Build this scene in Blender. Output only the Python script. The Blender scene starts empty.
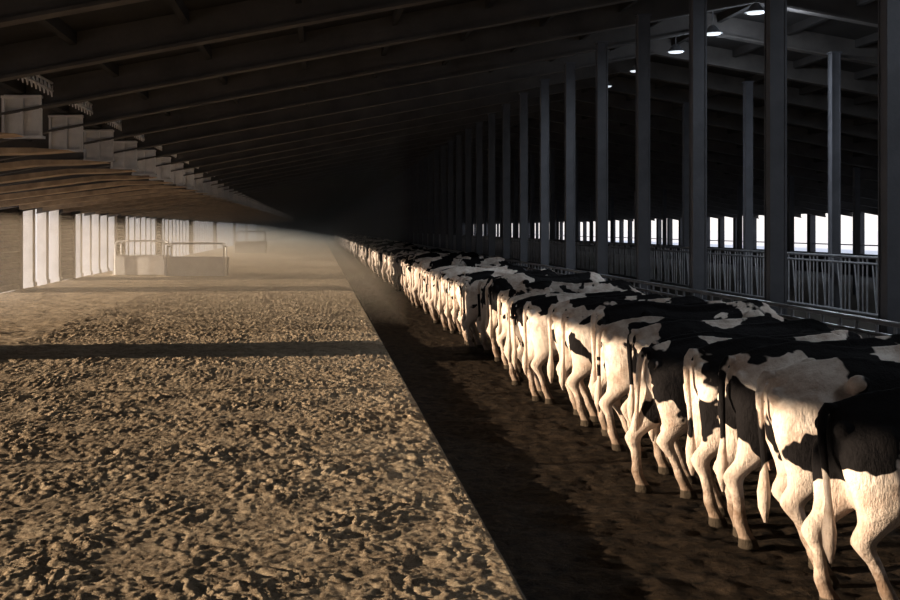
import bpy, bmesh, math, random
from mathutils import Vector, noise
random.seed(7)
S=bpy.context.scene
COL=S.collection
H=2.36; F=1100.0

# ------------------------------------------------------------ helpers
def link(o,parent=None):
    COL.objects.link(o)
    if parent: o.parent=parent
    return o
def obj(name,me,mat=None,parent=None,smooth=False):
    if mat and not me.materials: me.materials.append(mat)
    if smooth:
        for p in me.polygons: p.use_smooth=True
    return link(bpy.data.objects.new(name,me),parent)
def empty(name,loc=(0,0,0)):
    e=bpy.data.objects.new(name,None); e.location=loc; e.empty_display_size=.2
    return link(e)
class MB:
    def __init__(s): s.v=[];s.f=[]
    def box(s,x0,x1,y0,y1,z0,z1):
        b=len(s.v)
        s.v+=[(x0,y0,z0),(x1,y0,z0),(x1,y1,z0),(x0,y1,z0),(x0,y0,z1),(x1,y0,z1),(x1,y1,z1),(x0,y1,z1)]
        s.f+=[tuple(b+i for i in q) for q in((0,3,2,1),(4,5,6,7),(0,1,5,4),(1,2,6,5),(2,3,7,6),(3,0,4,7))]
    def prism(s,poly,y0,y1):
        b=len(s.v);n=len(poly)
        s.v+=[(x,y0,z) for x,z in poly]+[(x,y1,z) for x,z in poly]
        s.f.append(tuple(b+i for i in range(n))); s.f.append(tuple(b+n+i for i in reversed(range(n))))
        for i in range(n):
            j=(i+1)%n; s.f.append((b+i,b+n+i,b+n+j,b+j))
    def tube(s,p,q,r,r2=None,n=8):
        p=Vector(p);q=Vector(q);r2=r if r2 is None else r2
        d=(q-p).normalized(); a=d.orthogonal().normalized(); c=d.cross(a); b=len(s.v)
        for P,R in((p,r),(q,r2)):
            for i in range(n):
                t=2*math.pi*i/n; w=P+a*R*math.cos(t)+c*R*math.sin(t); s.v.append(tuple(w))
        for i in range(n):
            j=(i+1)%n; s.f.append((b+i,b+j,b+n+j,b+n+i))
        s.f.append(tuple(b+i for i in reversed(range(n)))); s.f.append(tuple(b+n+i for i in range(n)))
    def path(s,pts,r,n=8):
        for a,b in zip(pts[:-1],pts[1:]): s.tube(a,b,r,n=n)
    def rings(s,rs):
        b=len(s.v);n=len(rs[0])
        for r in rs: s.v+=[tuple(p) for p in r]
        for k in range(len(rs)-1):
            for i in range(n):
                j=(i+1)%n; s.f.append((b+k*n+i,b+k*n+j,b+(k+1)*n+j,b+(k+1)*n+i))
        s.f.append(tuple(b+i for i in reversed(range(n))))
        e=b+(len(rs)-1)*n; s.f.append(tuple(e+i for i in range(n)))
    def ell(s,c,r,nu=14,nv=10):
        rs=[]
        for k in range(1,nv):
            ph=math.pi*k/nv; rr=math.sin(ph); zz=-math.cos(ph)
            rs.append([(c[0]+r[0]*rr*math.cos(2*math.pi*i/nu),c[1]+r[1]*rr*math.sin(2*math.pi*i/nu),c[2]+r[2]*zz) for i in range(nu)])
        s.rings(rs)
    def mesh(s,name):
        me=bpy.data.meshes.new(name); me.from_pydata(s.v,[],s.f); me.update()
        bm=bmesh.new(); bm.from_mesh(me); bmesh.ops.recalc_face_normals(bm,faces=bm.faces); bm.to_mesh(me); bm.free()
        return me

# ------------------------------------------------------------ materials
def M(name):
    m=bpy.data.materials.new(name); m.use_nodes=True
    nt=m.node_tree; b=nt.nodes['Principled BSDF']; return m,nt,b
def N(nt,t,**k):
    n=nt.nodes.new(t)
    for a,v in k.items(): setattr(n,a,v)
    return n
def L(nt,a,b): nt.links.new(a,b)
def math_(nt,op,a,b=None,c=None,clamp=False):
    n=N(nt,'ShaderNodeMath',operation=op,use_clamp=clamp)
    for i,x in enumerate((a,b,c)):
        if x is None: continue
        if isinstance(x,(int,float)): n.inputs[i].default_value=x
        else: L(nt,x,n.inputs[i])
    return n.outputs[0]
def mixc(nt,f,a,b):
    n=N(nt,'ShaderNodeMix',data_type='RGBA')
    for i,x in((0,f),(6,a),(7,b)):
        if isinstance(x,(int,float)): n.inputs[i].default_value=x
        elif isinstance(x,tuple): n.inputs[i].default_value=(*x,1)
        else: L(nt,x,n.inputs[i])
    return n.outputs[2]
def noi(nt,vec,scale,detail=4,rough=.55,dist=0):
    n=N(nt,'ShaderNodeTexNoise'); n.inputs['Scale'].default_value=scale; n.inputs['Detail'].default_value=detail
    n.inputs['Roughness'].default_value=rough; n.inputs['Distortion'].default_value=dist
    if vec is not None: L(nt,vec,n.inputs['Vector'])
    return n.outputs[0]
def ramp(nt,f,stops):
    r=N(nt,'ShaderNodeValToRGB'); e=r.color_ramp.elements
    while len(e)<len(stops): e.new(.5)
    for el,(p,c) in zip(e,stops): el.position=p; el.color=(*c,1)
    L(nt,f,r.inputs[0]); return r.outputs[0]
def bump(nt,b,h,strength,dist):
    n=N(nt,'ShaderNodeBump'); n.inputs['Strength'].default_value=strength; n.inputs['Distance'].default_value=dist
    L(nt,h,n.inputs['Height']); L(nt,n.outputs[0],b.inputs['Normal'])
def simple(name,c1,c2,scale=3,rough=.7,metal=0,bs=.3,bd=.01):
    m,nt,b=M(name); tc=N(nt,'ShaderNodeTexCoord').outputs['Object']
    n=noi(nt,tc,scale,6,.6); L(nt,ramp(nt,n,[(.3,c1),(.7,c2)]),b.inputs['Base Color'])
    b.inputs['Roughness'].default_value=rough; b.inputs['Metallic'].default_value=metal
    bump(nt,b,noi(nt,tc,scale*12,3),bs,bd); return m

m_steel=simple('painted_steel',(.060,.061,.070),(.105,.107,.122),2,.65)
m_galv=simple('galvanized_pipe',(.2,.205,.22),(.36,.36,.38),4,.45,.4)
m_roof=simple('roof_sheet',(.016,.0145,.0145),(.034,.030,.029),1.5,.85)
m_raft=simple('rafter_steel',(.070,.063,.061),(.13,.118,.11),1.5,.75)
m_gus=simple('gusset_galvanized',(.62,.62,.63),(.85,.83,.82),3,.6)
m_wood=simple('weathered_wood',(.28,.20,.13),(.56,.42,.28),3,.8)
m_pale=simple('painted_concrete',(.70,.68,.67),(.86,.84,.83),2.5,.8)
m_louv=simple('louvre_siding',(.1,.075,.06),(.2,.15,.12),3,.8)
m_out=simple('pale_gravel',(.75,.72,.68),(.88,.86,.83),.3,.95)
m_wall=simple('wall_block',(.05,.05,.055),(.09,.09,.095),2,.8)
m_feed=simple('silage',(.1,.07,.03),(.28,.2,.09),14,.95,0,1,.03)
m_drive=simple('drive_concrete',(.05,.045,.04),(.10,.09,.08),1.5,.7)

m_bed,nt,b=M('dry_manure_bedding'); tc=N(nt,'ShaderNodeTexCoord').outputs['Object']
n1=noi(nt,tc,15,10,.84,.4); n2=noi(nt,tc,.5,4,.6); n3=noi(nt,tc,80,5,.8); n4=noi(nt,tc,4,9,.8,.5)
c=ramp(nt,n1,[(.38,(.08,.058,.039)),(.48,(.38,.295,.205)),(.60,(.80,.67,.495))])
c2=ramp(nt,n4,[(.41,(.11,.08,.054)),(.49,(.45,.35,.245)),(.58,(.82,.69,.51))])
c=mixc(nt,.5,c,c2)
c=mixc(nt,math_(nt,'MULTIPLY',n2,.25),c,(.29,.22,.155))
c=mixc(nt,math_(nt,'MULTIPLY',math_(nt,'SUBTRACT',n3,.52),6,clamp=True),c,(.86,.74,.56))
L(nt,c,b.inputs['Base Color']); b.inputs['Roughness'].default_value=.95; b.inputs['Specular IOR Level'].default_value=.2
bump(nt,b,math_(nt,'ADD',math_(nt,'MULTIPLY',n1,.8),math_(nt,'MULTIPLY',n3,.45)),1,.085)

m_alley,nt,b=M('wet_manure_alley'); tc=N(nt,'ShaderNodeTexCoord').outputs['Object']
n1=noi(nt,tc,7,9,.76,.3); n2=noi(nt,tc,26,5,.7)
L(nt,ramp(nt,n1,[(.38,(.006,.005,.004)),(.64,(.078,.057,.040))]),b.inputs['Base Color'])
L(nt,math_(nt,'MULTIPLY_ADD',n1,.5,.5),b.inputs['Roughness'])
b.inputs['Specular IOR Level'].default_value=.08
bump(nt,b,math_(nt,'ADD',n1,math_(nt,'MULTIPLY',n2,.5)),1,.09)

m_cow,nt,b=M('holstein_coat')
tc=N(nt,'ShaderNodeTexCoord').outputs['Object']
oi=N(nt,'ShaderNodeObjectInfo'); sc=N(nt,'ShaderNodeSeparateColor'); L(nt,oi.outputs['Color'],sc.inputs[0])
sx=N(nt,'ShaderNodeSeparateXYZ'); L(nt,tc,sx.inputs[0]); X,Y,Z=sx.outputs
cb=N(nt,'ShaderNodeCombineXYZ')
for i,k in enumerate((37.,19.,53.)): L(nt,math_(nt,'MULTIPLY',sc.outputs[0],k),cb.inputs[i])
va=N(nt,'ShaderNodeVectorMath',operation='ADD'); L(nt,tc,va.inputs[0]); L(nt,cb.outputs[0],va.inputs[1])
vb=N(nt,'ShaderNodeVectorMath',operation='ADD'); L(nt,va.outputs[0],vb.inputs[0]); vb.inputs[1].default_value=(11,5,3)
pn=noi(nt,va.outputs[0],1.9,3.5,.5,.4)
wl=noi(nt,vb.outputs[0],1.6,1,.5)
leg=math_(nt,'MULTIPLY',math_(nt,'SUBTRACT',math_(nt,'MULTIPLY_ADD',wl,1.3,.22),Z),1.5,clamp=True)
pn=math_(nt,'SUBTRACT',pn,math_(nt,'MULTIPLY',leg,.5))
pn=math_(nt,'SUBTRACT',pn,math_(nt,'MULTIPLY',math_(nt,'MULTIPLY',math_(nt,'SUBTRACT',.28,X),3.5,clamp=True),.05))
thr=math_(nt,'ADD',.43,math_(nt,'MULTIPLY',sc.outputs[1],.11))
blk=math_(nt,'MULTIPLY',math_(nt,'SUBTRACT',pn,thr),70,clamp=True)
wn=noi(nt,va.outputs[0],5,6,.7)
white=ramp(nt,wn,[(.35,(.47,.37,.31)),(.6,(.74,.67,.61))])
dirt=math_(nt,'MULTIPLY',math_(nt,'MULTIPLY',math_(nt,'SUBTRACT',wn,.42),5,clamp=True),math_(nt,'MULTIPLY',math_(nt,'SUBTRACT',.95,Z),1.4,clamp=True))
white=mixc(nt,dirt,white,(.20,.14,.105))
low=math_(nt,'MULTIPLY',math_(nt,'SUBTRACT',math_(nt,'MULTIPLY_ADD',wn,.7,.08),Z),3.5,clamp=True)
white=mixc(nt,math_(nt,'MULTIPLY',low,.8),white,(.16,.115,.085))
colr=mixc(nt,blk,white,(.010,.009,.010))
dv=N(nt,'ShaderNodeVectorMath',operation='DISTANCE'); L(nt,tc,dv.inputs[0]); dv.inputs[1].default_value=(.36,0,.66)
ud=math_(nt,'MULTIPLY',math_(nt,'SUBTRACT',.24,dv.outputs['Value']),12,clamp=True)
ay=math_(nt,'LESS_THAN',math_(nt,'ABSOLUTE',Y),.13); ud=math_(nt,'MULTIPLY',ud,ay)
colr=mixc(nt,ud,colr,(.34,.25,.21))
colr=mixc(nt,math_(nt,'MULTIPLY',math_(nt,'SUBTRACT',.08,Z),80,clamp=True),colr,(.05,.04,.03))
L(nt,colr,b.inputs['Base Color']); b.inputs['Roughness'].default_value=.9; b.inputs['Specular IOR Level'].default_value=.15
st=N(nt,'ShaderNodeMapping'); L(nt,tc,st.inputs[0]); st.inputs['Scale'].default_value=(70,70,16)
bump(nt,b,math_(nt,'ADD',math_(nt,'MULTIPLY',noi(nt,st.outputs[0],1,4,.7),.7),math_(nt,'MULTIPLY',noi(nt,tc,7,4),2.4)),.55,.03)

# ------------------------------------------------------------ cow
def sup(a,p): 
    c=math.cos(a);s=math.sin(a)
    return math.copysign(abs(c)**p,c),math.copysign(abs(s)**p,s)
def leg_rings(secs,side,dx=0,dy=0,top=1.0):
    rs=[]
    for z,xc,yc,rx,ry in secs:
        k=max(0,1-z/top); k2=min(1,k*1.2)
        x=xc+dx*k2; y=side*(yc+dy*k2)
        th=1.26 if .1<z<.75 else (1.12 if z<=.1 else 1.0)
        rs.append([(x+rx*th*math.cos(t),y+ry*th*math.sin(t),z) for t in [2*math.pi*i/16 for i in range(16)]])
    return rs
HIND=[(1.24,.20,.11,.12,.07),(1.16,.20,.14,.18,.11),(1.05,.205,.165,.235,.14),(.92,.225,.18,.245,.14),(.80,.225,.18,.225,.12),(.71,.20,.175,.15,.085),
 (.63,.13,.168,.10,.060),(.56,.05,.162,.080,.050),(.51,.010,.16,.064,.047),(.46,.022,.16,.052,.043),(.38,.06,.16,.039,.035),(.27,.085,.16,.035,.033),
 (.19,.10,.16,.043,.041),(.14,.12,.16,.041,.041),(.09,.145,.16,.05,.048),(.06,.16,.16,.06,.055),(.0,.17,.16,.075,.062)]
FORE=[(1.15,1.62,.15,.17,.08),(1.0,1.63,.17,.16,.10),(.86,1.65,.175,.12,.085),(.74,1.66,.17,.085,.07),(.6,1.665,.165,.062,.055),(.48,1.67,.16,.055,.052),
 (.42,1.67,.16,.053,.05),(.36,1.665,.16,.038,.036),(.22,1.66,.16,.035,.033),(.16,1.665,.16,.043,.042),(.09,1.68,.16,.048,.046),(.0,1.69,.16,.07,.06)]
TRUNK=[(-.005,1.25,1.06,.09),(.03,1.315,.97,.145),(.10,1.36,.86,.205),(.22,1.39,.76,.255),(.38,1.42,.69,.275),(.52,1.44,.64,.28),(.64,1.42,.60,.275),
 (.80,1.39,.55,.32),(1.0,1.38,.51,.375),(1.2,1.38,.50,.385),(1.4,1.40,.53,.35),(1.58,1.43,.57,.285),(1.72,1.45,.63,.24),(1.85,1.42,.74,.20),(1.97,1.36,.82,.15)]
def build_cow(i,rnd):
    m=MB(); rs=[]
    fat=rnd.uniform(.93,1.04); sag=rnd.uniform(-.015,.035)
    for x,zt,zb,w in TRUNK:
        zt-=sag*math.sin(math.pi*min(1,max(0,x/1.8)))
        zc=zb+(zt-zb)*.46; r=[]
        for k in range(24):
            a=2*math.pi*k/24; c,s=sup(a,1.0)
            hz=(zt-zc) if s>0 else (zc-zb)
            ww=w*(fat if .6<x<1.5 else 1)
            r.append((x,ww*c*(1-.26*max(0,s)**2),zc+hz*s))
        rs.append(r)
    m.rings(rs)
    m.rings([[(x,.03*math.cos(t),z+.05*math.sin(t)) for t in [2*math.pi*k/10 for k in range(10)]] for x,z in((0,1.315),(.2,1.38),(.5,1.425),(1,1.37),(1.5,1.41),(1.75,1.44),(1.9,1.38))])
    for s in(-1,1):
        m.ell((.50,s*.225,1.32),(.075,.05,.055)); m.ell((.01,s*.12,1.21),(.055,.045,.06))
        m.ell((.24,s*.20,1.10),(.14,.09,.15)); m.ell((.40,s*.24,.87),(.14,.07,.15))
        m.ell((1.68,s*.17,1.15),(.17,.09,.24)); m.ell((1.0,s*.14,.76),(.45,.2,.2))
        dx=rnd.uniform(-.15,.22); dy=rnd.uniform(-.07,.05)
        m.rings(leg_rings(HIND,s,dx,dy)); m.rings(leg_rings(FORE,s,rnd.uniform(-.1,.1),rnd.uniform(-.03,.03)))
    m.ell((.34,0,.72),(.18,.125,.16)); m.ell((.5,0,.69),(.2,.14,.12)); m.ell((.22,0,.84),(.10,.09,.15))
    for a in(.28,.44):
        for s in(-1,1): m.tube((a,s*.06,.62),(a,s*.062,.54),.021,.016,8)
    def seg(pts):
        R=[]
        for j,(x,z,ry,rz) in enumerate(pts):
            a=pts[max(0,j-1)];c=pts[min(len(pts)-1,j+1)]
            d=Vector((c[0]-a[0],0,c[1]-a[1])).normalized(); u=Vector((-d.z,0,d.x))
            R.append([Vector((x,0,z))+u*rz*math.sin(t)+Vector((0,1,0))*ry*math.cos(t) for t in [2*math.pi*k/16 for k in range(16)]])
        m.rings(R)
    seg([(1.72,1.14,.18,.28),(1.9,1.12,.14,.23),(2.05,1.10,.11,.18),(2.2,1.08,.09,.145),(2.33,1.05,.085,.13),(2.42,1.02,.08,.11)])
    seg([(2.34,1.10,.07,.07),(2.40,1.03,.105,.12),(2.45,.92,.115,.13),(2.49,.80,.095,.11),(2.53,.68,.07,.085),(2.56,.60,.075,.075),(2.575,.55,.06,.055)])
    for s in(-1,1):
        m.rings([[(2.36+.03*math.cos(t)-.01*q,s*(.09+q*.17),1.04-.05*q+w*math.sin(t)) for t in [2*math.pi*k/10 for k in range(10)]] for q,w in((0,.025),(.4,.055),(.75,.05),(1,.015))])
    me=m.mesh('cowraw%d'%i); o=obj('tmp',me)
    r=o.modifiers.new('r','REMESH'); r.mode='VOXEL'; r.voxel_size=.018
    sm=o.modifiers.new('s','SMOOTH'); sm.iterations=4; sm.factor=.5
    dg=bpy.context.evaluated_depsgraph_get(); me2=bpy.data.meshes.new_from_object(o.evaluated_get(dg))
    bpy.data.objects.remove(o)
    t=MB(); sw=rnd.uniform(-.12,.12); P=[(.03,0,1.33,.034),(-.02,0,1.335,.034),(-.05,0,1.29,.03),(-.065,sw*.1,1.20,.027),(-.065,sw*.3,1.08,.024),(-.06,sw*.6,.92,.021),
       (-.055,sw*.85,.76,.020),(-.06,sw,.68,.030),(-.065,sw*1.1,.58,.044),(-.065,sw*1.15,.48,.038),(-.055,sw*1.15,.38,.012)]
    R=[]
    for j,(x,y,z,r_) in enumerate(P):
        a=Vector(P[max(0,j-1)][:3]);c=Vector(P[min(len(P)-1,j+1)][:3]); d=(c-a).normalized(); v=Vector((0,1,0)); u=d.cross(v).normalized()
        R.append([Vector((x,y,z))+u*r_*math.cos(q)+v*r_*math.sin(q) for q in [2*math.pi*k/10 for k in range(10)]])
    t.rings(R); tm=t.mesh('tail')
    bm=bmesh.new(); bm.from_mesh(me2); bm.from_mesh(tm); me3=bpy.data.meshes.new('holstein_cow_%d'%i); bm.to_mesh(me3); bm.free()
    me3.materials.clear(); me3.materials.append(m_cow)
    for p in me3.polygons: p.use_smooth=True
    return me3
rnd=random.Random(11)
cows=[build_cow(i,rnd) for i in range(12)]
rnd=random.Random(57)
herd=None; y=6.72; k=0; XR=3.06; PIT=.74
while y<196:
    if k==34: herd=empty('holstein_cow_herd')
    o=bpy.data.objects.new('holstein_cow' if k<34 else 'herd_cow',cows[k%12 if k<12 else rnd.randrange(12)])
    o.location=(XR+rnd.uniform(-.24,.16) if k else XR+.05,y+rnd.uniform(-.05,.05),0)
    o.rotation_euler=(0,0,math.radians(rnd.uniform(-8,8)))
    s=rnd.uniform(.95,1.04); zz=rnd.uniform(.95,1.05); o.scale=(s,rnd.uniform(.94,1.0),s*zz)
    r_,g_=rnd.random(),rnd.random()
    if k==0: g_=.15
    o.color=(r_,g_,0,1)
    link(o,herd if k>=34 else None)
    y+=PIT; k+=1

# ------------------------------------------------------------ ground
def grid(name,xs,ys,fz,mat):
    nx,ny=len(xs),len(ys); vs=[(x,y,fz(x,y)) for y in ys for x in xs]
    fs=[(j*nx+i,j*nx+i+1,(j+1)*nx+i+1,(j+1)*nx+i) for j in range(ny-1) for i in range(nx-1)]
    me=bpy.data.meshes.new(name); me.from_pydata(vs,[],fs); me.update(); return obj(name,me,mat,smooth=True)
def ysp(y0,y1,r,mn):
    out=[y0]
    while out[-1]<y1: out.append(out[-1]+max(mn,r*max(out[-1],0)))
    return out
nz=noise.noise
def bedz(x,y):
    p=Vector((x,y,0)); q=p+Vector((nz(p*4)*.14,nz(p*4+Vector((9,9,9)))*.14,0))
    a=abs(nz(q*8)); b_=abs(nz(q*17+Vector((5,2,7)))); pr=nz(q*6.5+Vector((3,8,4))); f=nz(q*28+Vector((7,3,0))); g=nz(q*44); big=nz(p*1.2)
    pat=max(.3,min(1.3,.68+1.4*nz(p*1.4+Vector((4,4,4)))))
    h=.112+pat*(.038*min(a,.4)+.030*b_-.052*max(0,pr-.17)+.013*f)-.010+.011*g+.010*big
    if x>1.19: h=min(h,.120)
    if x>1.265: h=.085+.03*nz(Vector((0,y*3,2)))
    return h
xs=[-10.9+.08*i for i in range(64)]; xs+=[xs[-1]+.020*i for i in range(1,1+int((1.26-xs[-1])/.020))]+[1.272]
ys=[-19,-12,-6,-2,0,2,3]+ysp(4.4,199,.0036,.021)
grid('bedding_pack',xs,ys,bedz,m_bed)
m=MB(); m.box(1.272,1.285,-19,199,-.02,.075); obj('curb',m.mesh('curb'),m_drive)
def alz(x,y): return .022*nz(Vector((x*3,y*3,1)))+.020*nz(Vector((x*9,y*9,2)))-.014
grid('floor_alley',[1.28+.045*i for i in range(86)],[-19,-8,0]+ysp(4,199,.007,.045),alz,m_alley)
m=MB(); m.box(5.11,27.0,-19.8,199.8,-.1,-.01); obj('floor',m.mesh('floor'),m_drive)
m=MB(); m.box(-400,500,-300,900,-.3,-.12); obj('ground_outside',m.mesh('g'),m_out)
m=MB(); m.box(-60,-10.9,-60,300,-.12,.02); m.box(27.5,90,-60,300,-.12,.02); obj('ground_yard',m.mesh('g2'),m_out)
grid('feed_pile',[5.8+.06*i for i in range(16)],[-5]+ysp(4,190,.02,.1),lambda x,y:.02+max(0,.22*math.sin(math.pi*(x-5.8)/.9))*(1+.5*nz(Vector((x*2,y*2,0)))),m_feed)

# ------------------------------------------------------------ roof
XL,XRt,XM=-11.3,27.3,8.0; ZE,SL=3.38,.184; 
def rz(x): return ZE+SL*(x-XL) if x<XM else ZE+SL*(XRt-x)
Y0,Y1=-20,200
m=MB()
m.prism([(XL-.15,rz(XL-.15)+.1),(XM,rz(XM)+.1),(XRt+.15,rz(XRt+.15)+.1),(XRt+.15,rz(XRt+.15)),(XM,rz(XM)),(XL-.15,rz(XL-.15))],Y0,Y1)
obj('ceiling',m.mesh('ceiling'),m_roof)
m=MB()
for x in [XL+.9+1.45*i for i in range(26)]:
    if abs(x-XM)<.3: continue
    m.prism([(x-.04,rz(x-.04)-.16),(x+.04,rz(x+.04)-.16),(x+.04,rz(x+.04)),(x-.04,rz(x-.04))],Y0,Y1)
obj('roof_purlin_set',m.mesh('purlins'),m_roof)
m=MB(); y=2.2-18
raf=[]
while y<198:
    raf.append(y)
    for xa in(XL,XRt):
        for (w,t0,t1) in((.03,.0,.42),(.11,.40,.44)):
            m.prism([(xa,rz(xa)-t0),(XM,rz(XM)-t0),(XM,rz(XM)-t1),(xa,rz(xa)-t1)],y-w,y+w)
    y+=3.0
obj('roof_rafter_set',m.mesh('rafters'),m_raft)
m=MB(); w=MB()
for y in raf:
    if y<4: continue
    m.box(-4.90,-4.32,y-.05,y+.05,3.80,4.44)
    m.box(-4.93,-4.29,y-.12,y+.12,3.76,3.80)
    m.box(-4.93,-4.29,y-.12,y+.12,4.38,4.42)
    for xx in(-4.90,-4.61,-4.32): m.box(xx-.02,xx+.02,y-.1,y-.05,3.8,4.4)
    w.prism([(-9.5,2.95),(-5.2,3.50),(-4.4,3.52),(-3.85,3.56),(-4.4,3.60),(-5.2,3.60),(-9.5,3.1)],y-.25,y+.25)
obj('rafter_haunch_set',m.mesh('haunch'),m_gus); obj('aisle_beam_set',w.mesh('aislebeam'),m_wood)
m=MB(); m.tube((-4.15,4,4.5),(-4.15,198,4.5),.025); m.tube((-4.15,4,4.62),(-4.15,198,4.62),.02)
y=4
while y<120: 
    m.tube((-4.15,y,4.62),(-4.13,y+.12,4.40),.012,n=5); m.tube((-4.13,y+.12,4.40),(-4.15,y+.24,4.62),.012,n=5); y+=.24
obj('longitudinal_truss',m.mesh('truss'),m_gus)

# ------------------------------------------------------------ posts
def hpost(name,h,w=.1,fd=.1):
    m=MB()
    m.box(-w,w,-fd,fd,0,h)
    for s in(-1,1): m.box(s*w-.012,s*w+.012,-fd-.01,-fd+.01,0,h); m.box(s*w-.012,s*w+.012,fd-.01,fd+.01,0,h)
    m.box(-w-.06,w+.06,-fd-.06,fd+.06,0,.03); m.box(-w-.03,w+.03,-fd-.03,fd+.03,h-.03,h)
    me=m.mesh(name); me.materials.append(m_steel); return me
pm=hpost('support_post',rz(5.55)-.43,.09,.08); row=empty('support_post_row')
for k in range(-4,70):
    y=10.75+2.76*k
    if y>198: break
    near=0<=k<10
    o=bpy.data.objects.new('support_post' if near else 'post',pm); o.location=(5.62,y,0); link(o,None if near else row)
pm2=hpost('support_post2',rz(10.6)-.43,.08,.08); row2=empty('support_post_far_row')
for k in range(-4,45):
    y=22.9+4.6*k
    if y>198: break
    near=0<=k<5
    o=bpy.data.objects.new('support_post' if near else 'post',pm2); o.location=(10.75,y,0); link(o,None if near else row2)

# ------------------------------------------------------------ headlock fences
def headlock(name,x,ztop,zbot,y0,y1,pitch,ph,curb,loops=False):
    e=empty(name)
    m=MB(); m.tube((x,y0,ztop),(x,y1,ztop),.028); m.tube((x,y0,ztop-.12),(x,y1,ztop-.12),.022); m.tube((x,y0,zbot),(x,y1,zbot),.028)
    y=ph
    while y<y1:
        m.tube((x,y-.17,zbot),(x,y-.17,ztop),.017,n=6); m.tube((x,y+.17,zbot),(x,y+.17,ztop),.017,n=6)
        m.tube((x,y+.17,zbot+.05),(x,y+.33,ztop-.12),.015,n=6)
        if loops: m.tube((x,y,zbot),(x,y,ztop),.014,n=6)
        y+=pitch
    obj('bars',m.mesh('bars'),m_galv,e)
    m=MB(); m.box(x-.1,x+.08,y0,y1,-.02,curb); obj('kerb',m.mesh('kerb'),m_drive,e)
headlock('headlock_fence',5.38,1.46,.52,-4,196,PIT,6.72-PIT*12,.46)
headlock('headlock_fence_opposite',10.5,1.80,.72,-4,196,.7,-4,.66,True)

# ------------------------------------------------------------ side walls
e=empty('wall_left')
m=MB(); m.box(XL-.18,XL+.1,Y0,Y1,3.22,3.36)
y=-18
while y<38:
    m.tube((XL,y,0),(XL,y,3.3),.045,n=8); y+=4.6
obj('eave_beam',m.mesh('eave'),m_steel,e)
m=MB()
y=43.0
pan=[(18.2,20.4),(38.2,41.4),(47.6,50.4),(61,63.5),(76,78.5),(95,98),(118,121),(145,149),(170,174)]
while y<198:
    if not any(a-.3<y<b_+.3 for a,b_ in pan): m.box(XL-.2,XL+.2,y-.22,y+.22,0,3.25); m.box(XL-.25,XL+.25,y-.27,y+.27,0,.25)
    y+=2.15
obj('concrete_piers',m.mesh('piers'),m_pale,e)
m=MB()
for a,b_ in pan:
    for i in range(16):
        z=.05+i*.2; m.prism([(XL-.08,z),(XL+.02,z),(XL+.14,z+.05),(XL+.02,z+.215),(XL-.08,z+.215)],a,b_)
    for yy in(a,b_): m.box(XL-.14,XL+.18,yy-.07,yy+.07,0,3.25)
obj('louvre_panels',m.mesh('louvre'),m_louv,e)

e=empty('wall_right')
m=MB(); m.box(XRt-.1,XRt+.1,Y0,Y1,-.1,1.05); m.box(XRt-.12,XRt+.12,Y0,Y1,3.15,3.36)
y=-18
while y<198: m.box(XRt-.15,XRt+.15,y-.2,y+.2,0,3.2); y+=2.72
obj('low_wall',m.mesh('lw'),m_wall,e)
m=MB(); m.tube((XRt,Y0,1.5),(XRt,Y1,1.5),.03,n=6)
obj('cable_rails',m.mesh('rails'),m_galv,e)
m=MB(); y=12
while y<198:
    m.box(19,19.18,y-.09,y+.09,0,rz(19)-.4); y+=5.4
obj('aisle_post_row',m.mesh('aisle'),m_steel)
m=MB(); m.prism([(XL,0),(XRt,0),(XRt,rz(XRt)),(XM,rz(XM)),(XL,rz(XL))],Y1-.1,Y1+.1); obj('wall_far',m.mesh('wf'),m_wall)
m=MB(); m.prism([(XL,0),(XRt,0),(XRt,rz(XRt)),(XM,rz(XM)),(XL,rz(XL))],Y0-.1,Y0+.1); obj('wall_near',m.mesh('wn'),m_wall)

# ------------------------------------------------------------ water troughs
def trough(x0,x1,y0,y1,h,rail):
    e=empty('water_trough',(x0,y0,.14))
    X,Yd=x1-x0,y1-y0; t=.15
    m=MB(); m.box(0,X,0,t,0,h); m.box(0,X,Yd-t,Yd,0,h); m.box(0,t,t,Yd-t,0,h); m.box(X-t,X,t,Yd-t,0,h); m.box(t,X-t,t,Yd-t,0,h*.3)
    m.box(-.04,X+.04,-.04,t,h,h+.05)
    obj('basin',m.mesh('basin'),m_pale,e)
    m=MB(); m.box(t,X-t,t,Yd-t,h*.7,h*.75); 
    mw,nt,b=M('water'); b.inputs['Base Color'].default_value=(.03,.04,.04,1); b.inputs['Roughness'].default_value=.05
    z=noi(nt,N(nt,'ShaderNodeTexCoord').outputs['Object'],6); bump(nt,b,z,.1,.01)
    obj('water_surface',m.mesh('w'),mw,e)
    m=MB(); r=.035
    for yy in(-.08,Yd+.08):
        m.path([(.15,yy,0),(.15,yy,rail-.12),(.27,yy,rail),(X-.27,yy,rail),(X-.15,yy,rail-.12),(X-.15,yy,0)],r)
    for xx in(.15,X-.15): m.tube((xx,-.08,rail-.14),(xx,Yd+.08,rail-.14),r)
    obj('pipe_guard',m.mesh('guard'),m_pale,e)
trough(-9.75,-7.15,52.2,53.6,.9,1.6)
trough(-7.1,-4.2,50.8,52.0,.85,1.5)
trough(-7.4,-4.6,98,99.6,1.0,1.9)

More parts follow.
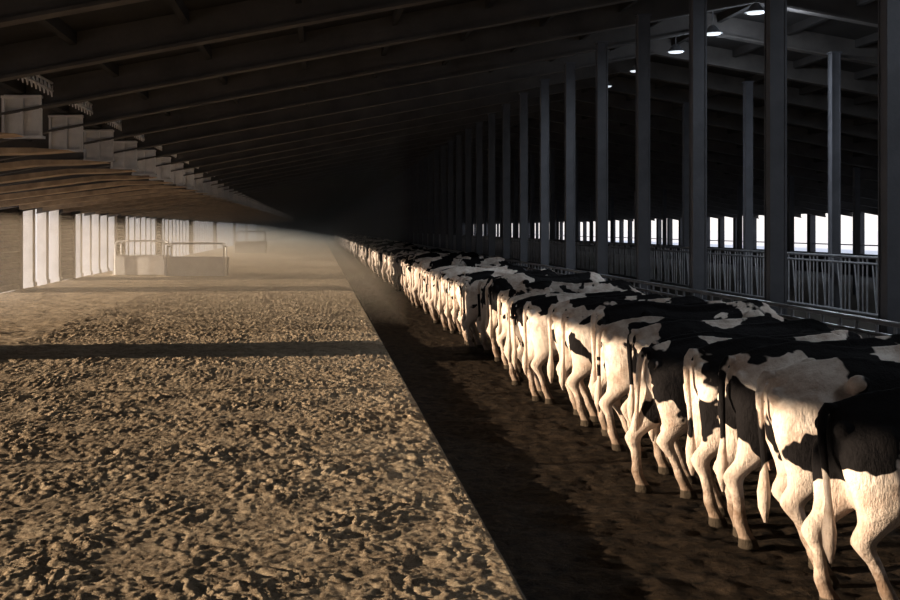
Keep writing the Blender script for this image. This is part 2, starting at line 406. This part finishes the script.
# ------------------------------------------------------------ ridge lamps
m_lamp,nt,b=M('lamp_lens'); b.inputs['Base Color'].default_value=(.9,.9,.9,1); b.inputs['Emission Color'].default_value=(.85,.93,1,1)
b.inputs['Emission Strength'].default_value=.9
m=MB(); m.rings([[(r*math.cos(t),r*math.sin(t),z) for t in [2*math.pi*k/20 for k in range(20)]] for r,z in((.06,.16),(.09,.12),(.12,.08),(.20,0),(.185,0),(.1,.06))])
m.tube((0,0,.15),(0,0,.55),.012)
lm=m.mesh('lamp_shade'); lm.materials.append(m_galv)
m=MB(); m.rings([[(r*math.cos(t),r*math.sin(t),z) for t in [2*math.pi*k/20 for k in range(20)]] for r,z in((.17,.02),(.15,-.02),(.06,-.035))])
ll=m.mesh('lamp_lens'); ll.materials.append(m_lamp)
for i,y in enumerate([5,9.5,14,20.1,22.3,24.6,27.6,30.6]):  # nearest lamps hang out of view, added to light the close posts and rafters
    e=empty('ridge_lamp',(XM,y,6.3)); obj('shade',lm,None,e); obj('lens',ll,None,e)
    if i>5: continue
    ld=bpy.data.lights.new('lamp_light','POINT'); ld.shadow_soft_size=.2; ld.energy=26; ld.color=(.78,.88,1)
    lo=bpy.data.objects.new('lamp_light',ld); lo.location=(.6,0,-.25); link(lo,e)
    ld=bpy.data.lights.new('lamp_beam','AREA'); ld.shape='DISK'; ld.size=.35; ld.energy=95; ld.color=(.82,.91,1)
    lo=bpy.data.objects.new('lamp_beam',ld); lo.location=(0,0,-.1); lo.rotation_euler=(0,math.radians(-8),0); link(lo,e)

# ------------------------------------------------------------ dusty air
mv=bpy.data.materials.new('dusty_air'); mv.use_nodes=True; nt=mv.node_tree; nt.nodes.clear()
vo=N(nt,'ShaderNodeVolumeScatter'); vo.inputs['Color'].default_value=(1,.88,.74,1); vo.inputs['Density'].default_value=.018; vo.inputs['Anisotropy'].default_value=.1
out=N(nt,'ShaderNodeOutputMaterial'); L(nt,vo.outputs[0],out.inputs['Volume'])
m=MB(); m.prism([(-11.0,.2),(2.0,.2),(2.0,4.6),(-4.0,3.4),(-11.0,2.5)],24,198); obj('dust_haze',m.mesh('haze'),mv)

# ------------------------------------------------------------ light
el=math.radians(8); az=math.radians(6.3)
d=Vector((math.cos(el)*math.cos(az),math.cos(el)*math.sin(az),-math.sin(el)))
sd=bpy.data.lights.new('sun','SUN'); sd.energy=11.3; sd.angle=math.radians(.6); sd.color=(1,.79,.57)
so=bpy.data.objects.new('sun',sd); so.rotation_euler=d.to_track_quat('-Z','Y').to_euler(); so.location=(-40,0,12); link(so)
w=bpy.data.worlds.new('World'); S.world=w; w.use_nodes=True; nt=w.node_tree; bg=nt.nodes['Background']
tc=N(nt,'ShaderNodeTexCoord').outputs['Generated']; sx=N(nt,'ShaderNodeSeparateXYZ'); L(nt,tc,sx.inputs[0])
L(nt,ramp(nt,sx.outputs[2],[(0,(.96,.91,.87)),(.25,(.80,.82,.88)),(1,(.45,.58,.85))]),bg.inputs[0]); bg.inputs[1].default_value=1.2

cd=bpy.data.cameras.new('cam'); cd.lens=F/900*36; cd.sensor_width=36; cd.shift_x=(450-318)/900; cd.shift_y=-(300-228)/900; cd.clip_end=2000
co=bpy.data.objects.new('camera',cd); co.location=(0,0,H); co.rotation_euler=(math.pi/2,0,0); link(co); S.camera=co
S.view_settings.view_transform='Standard'; S.view_settings.gamma=.9; S.view_settings.exposure=.1
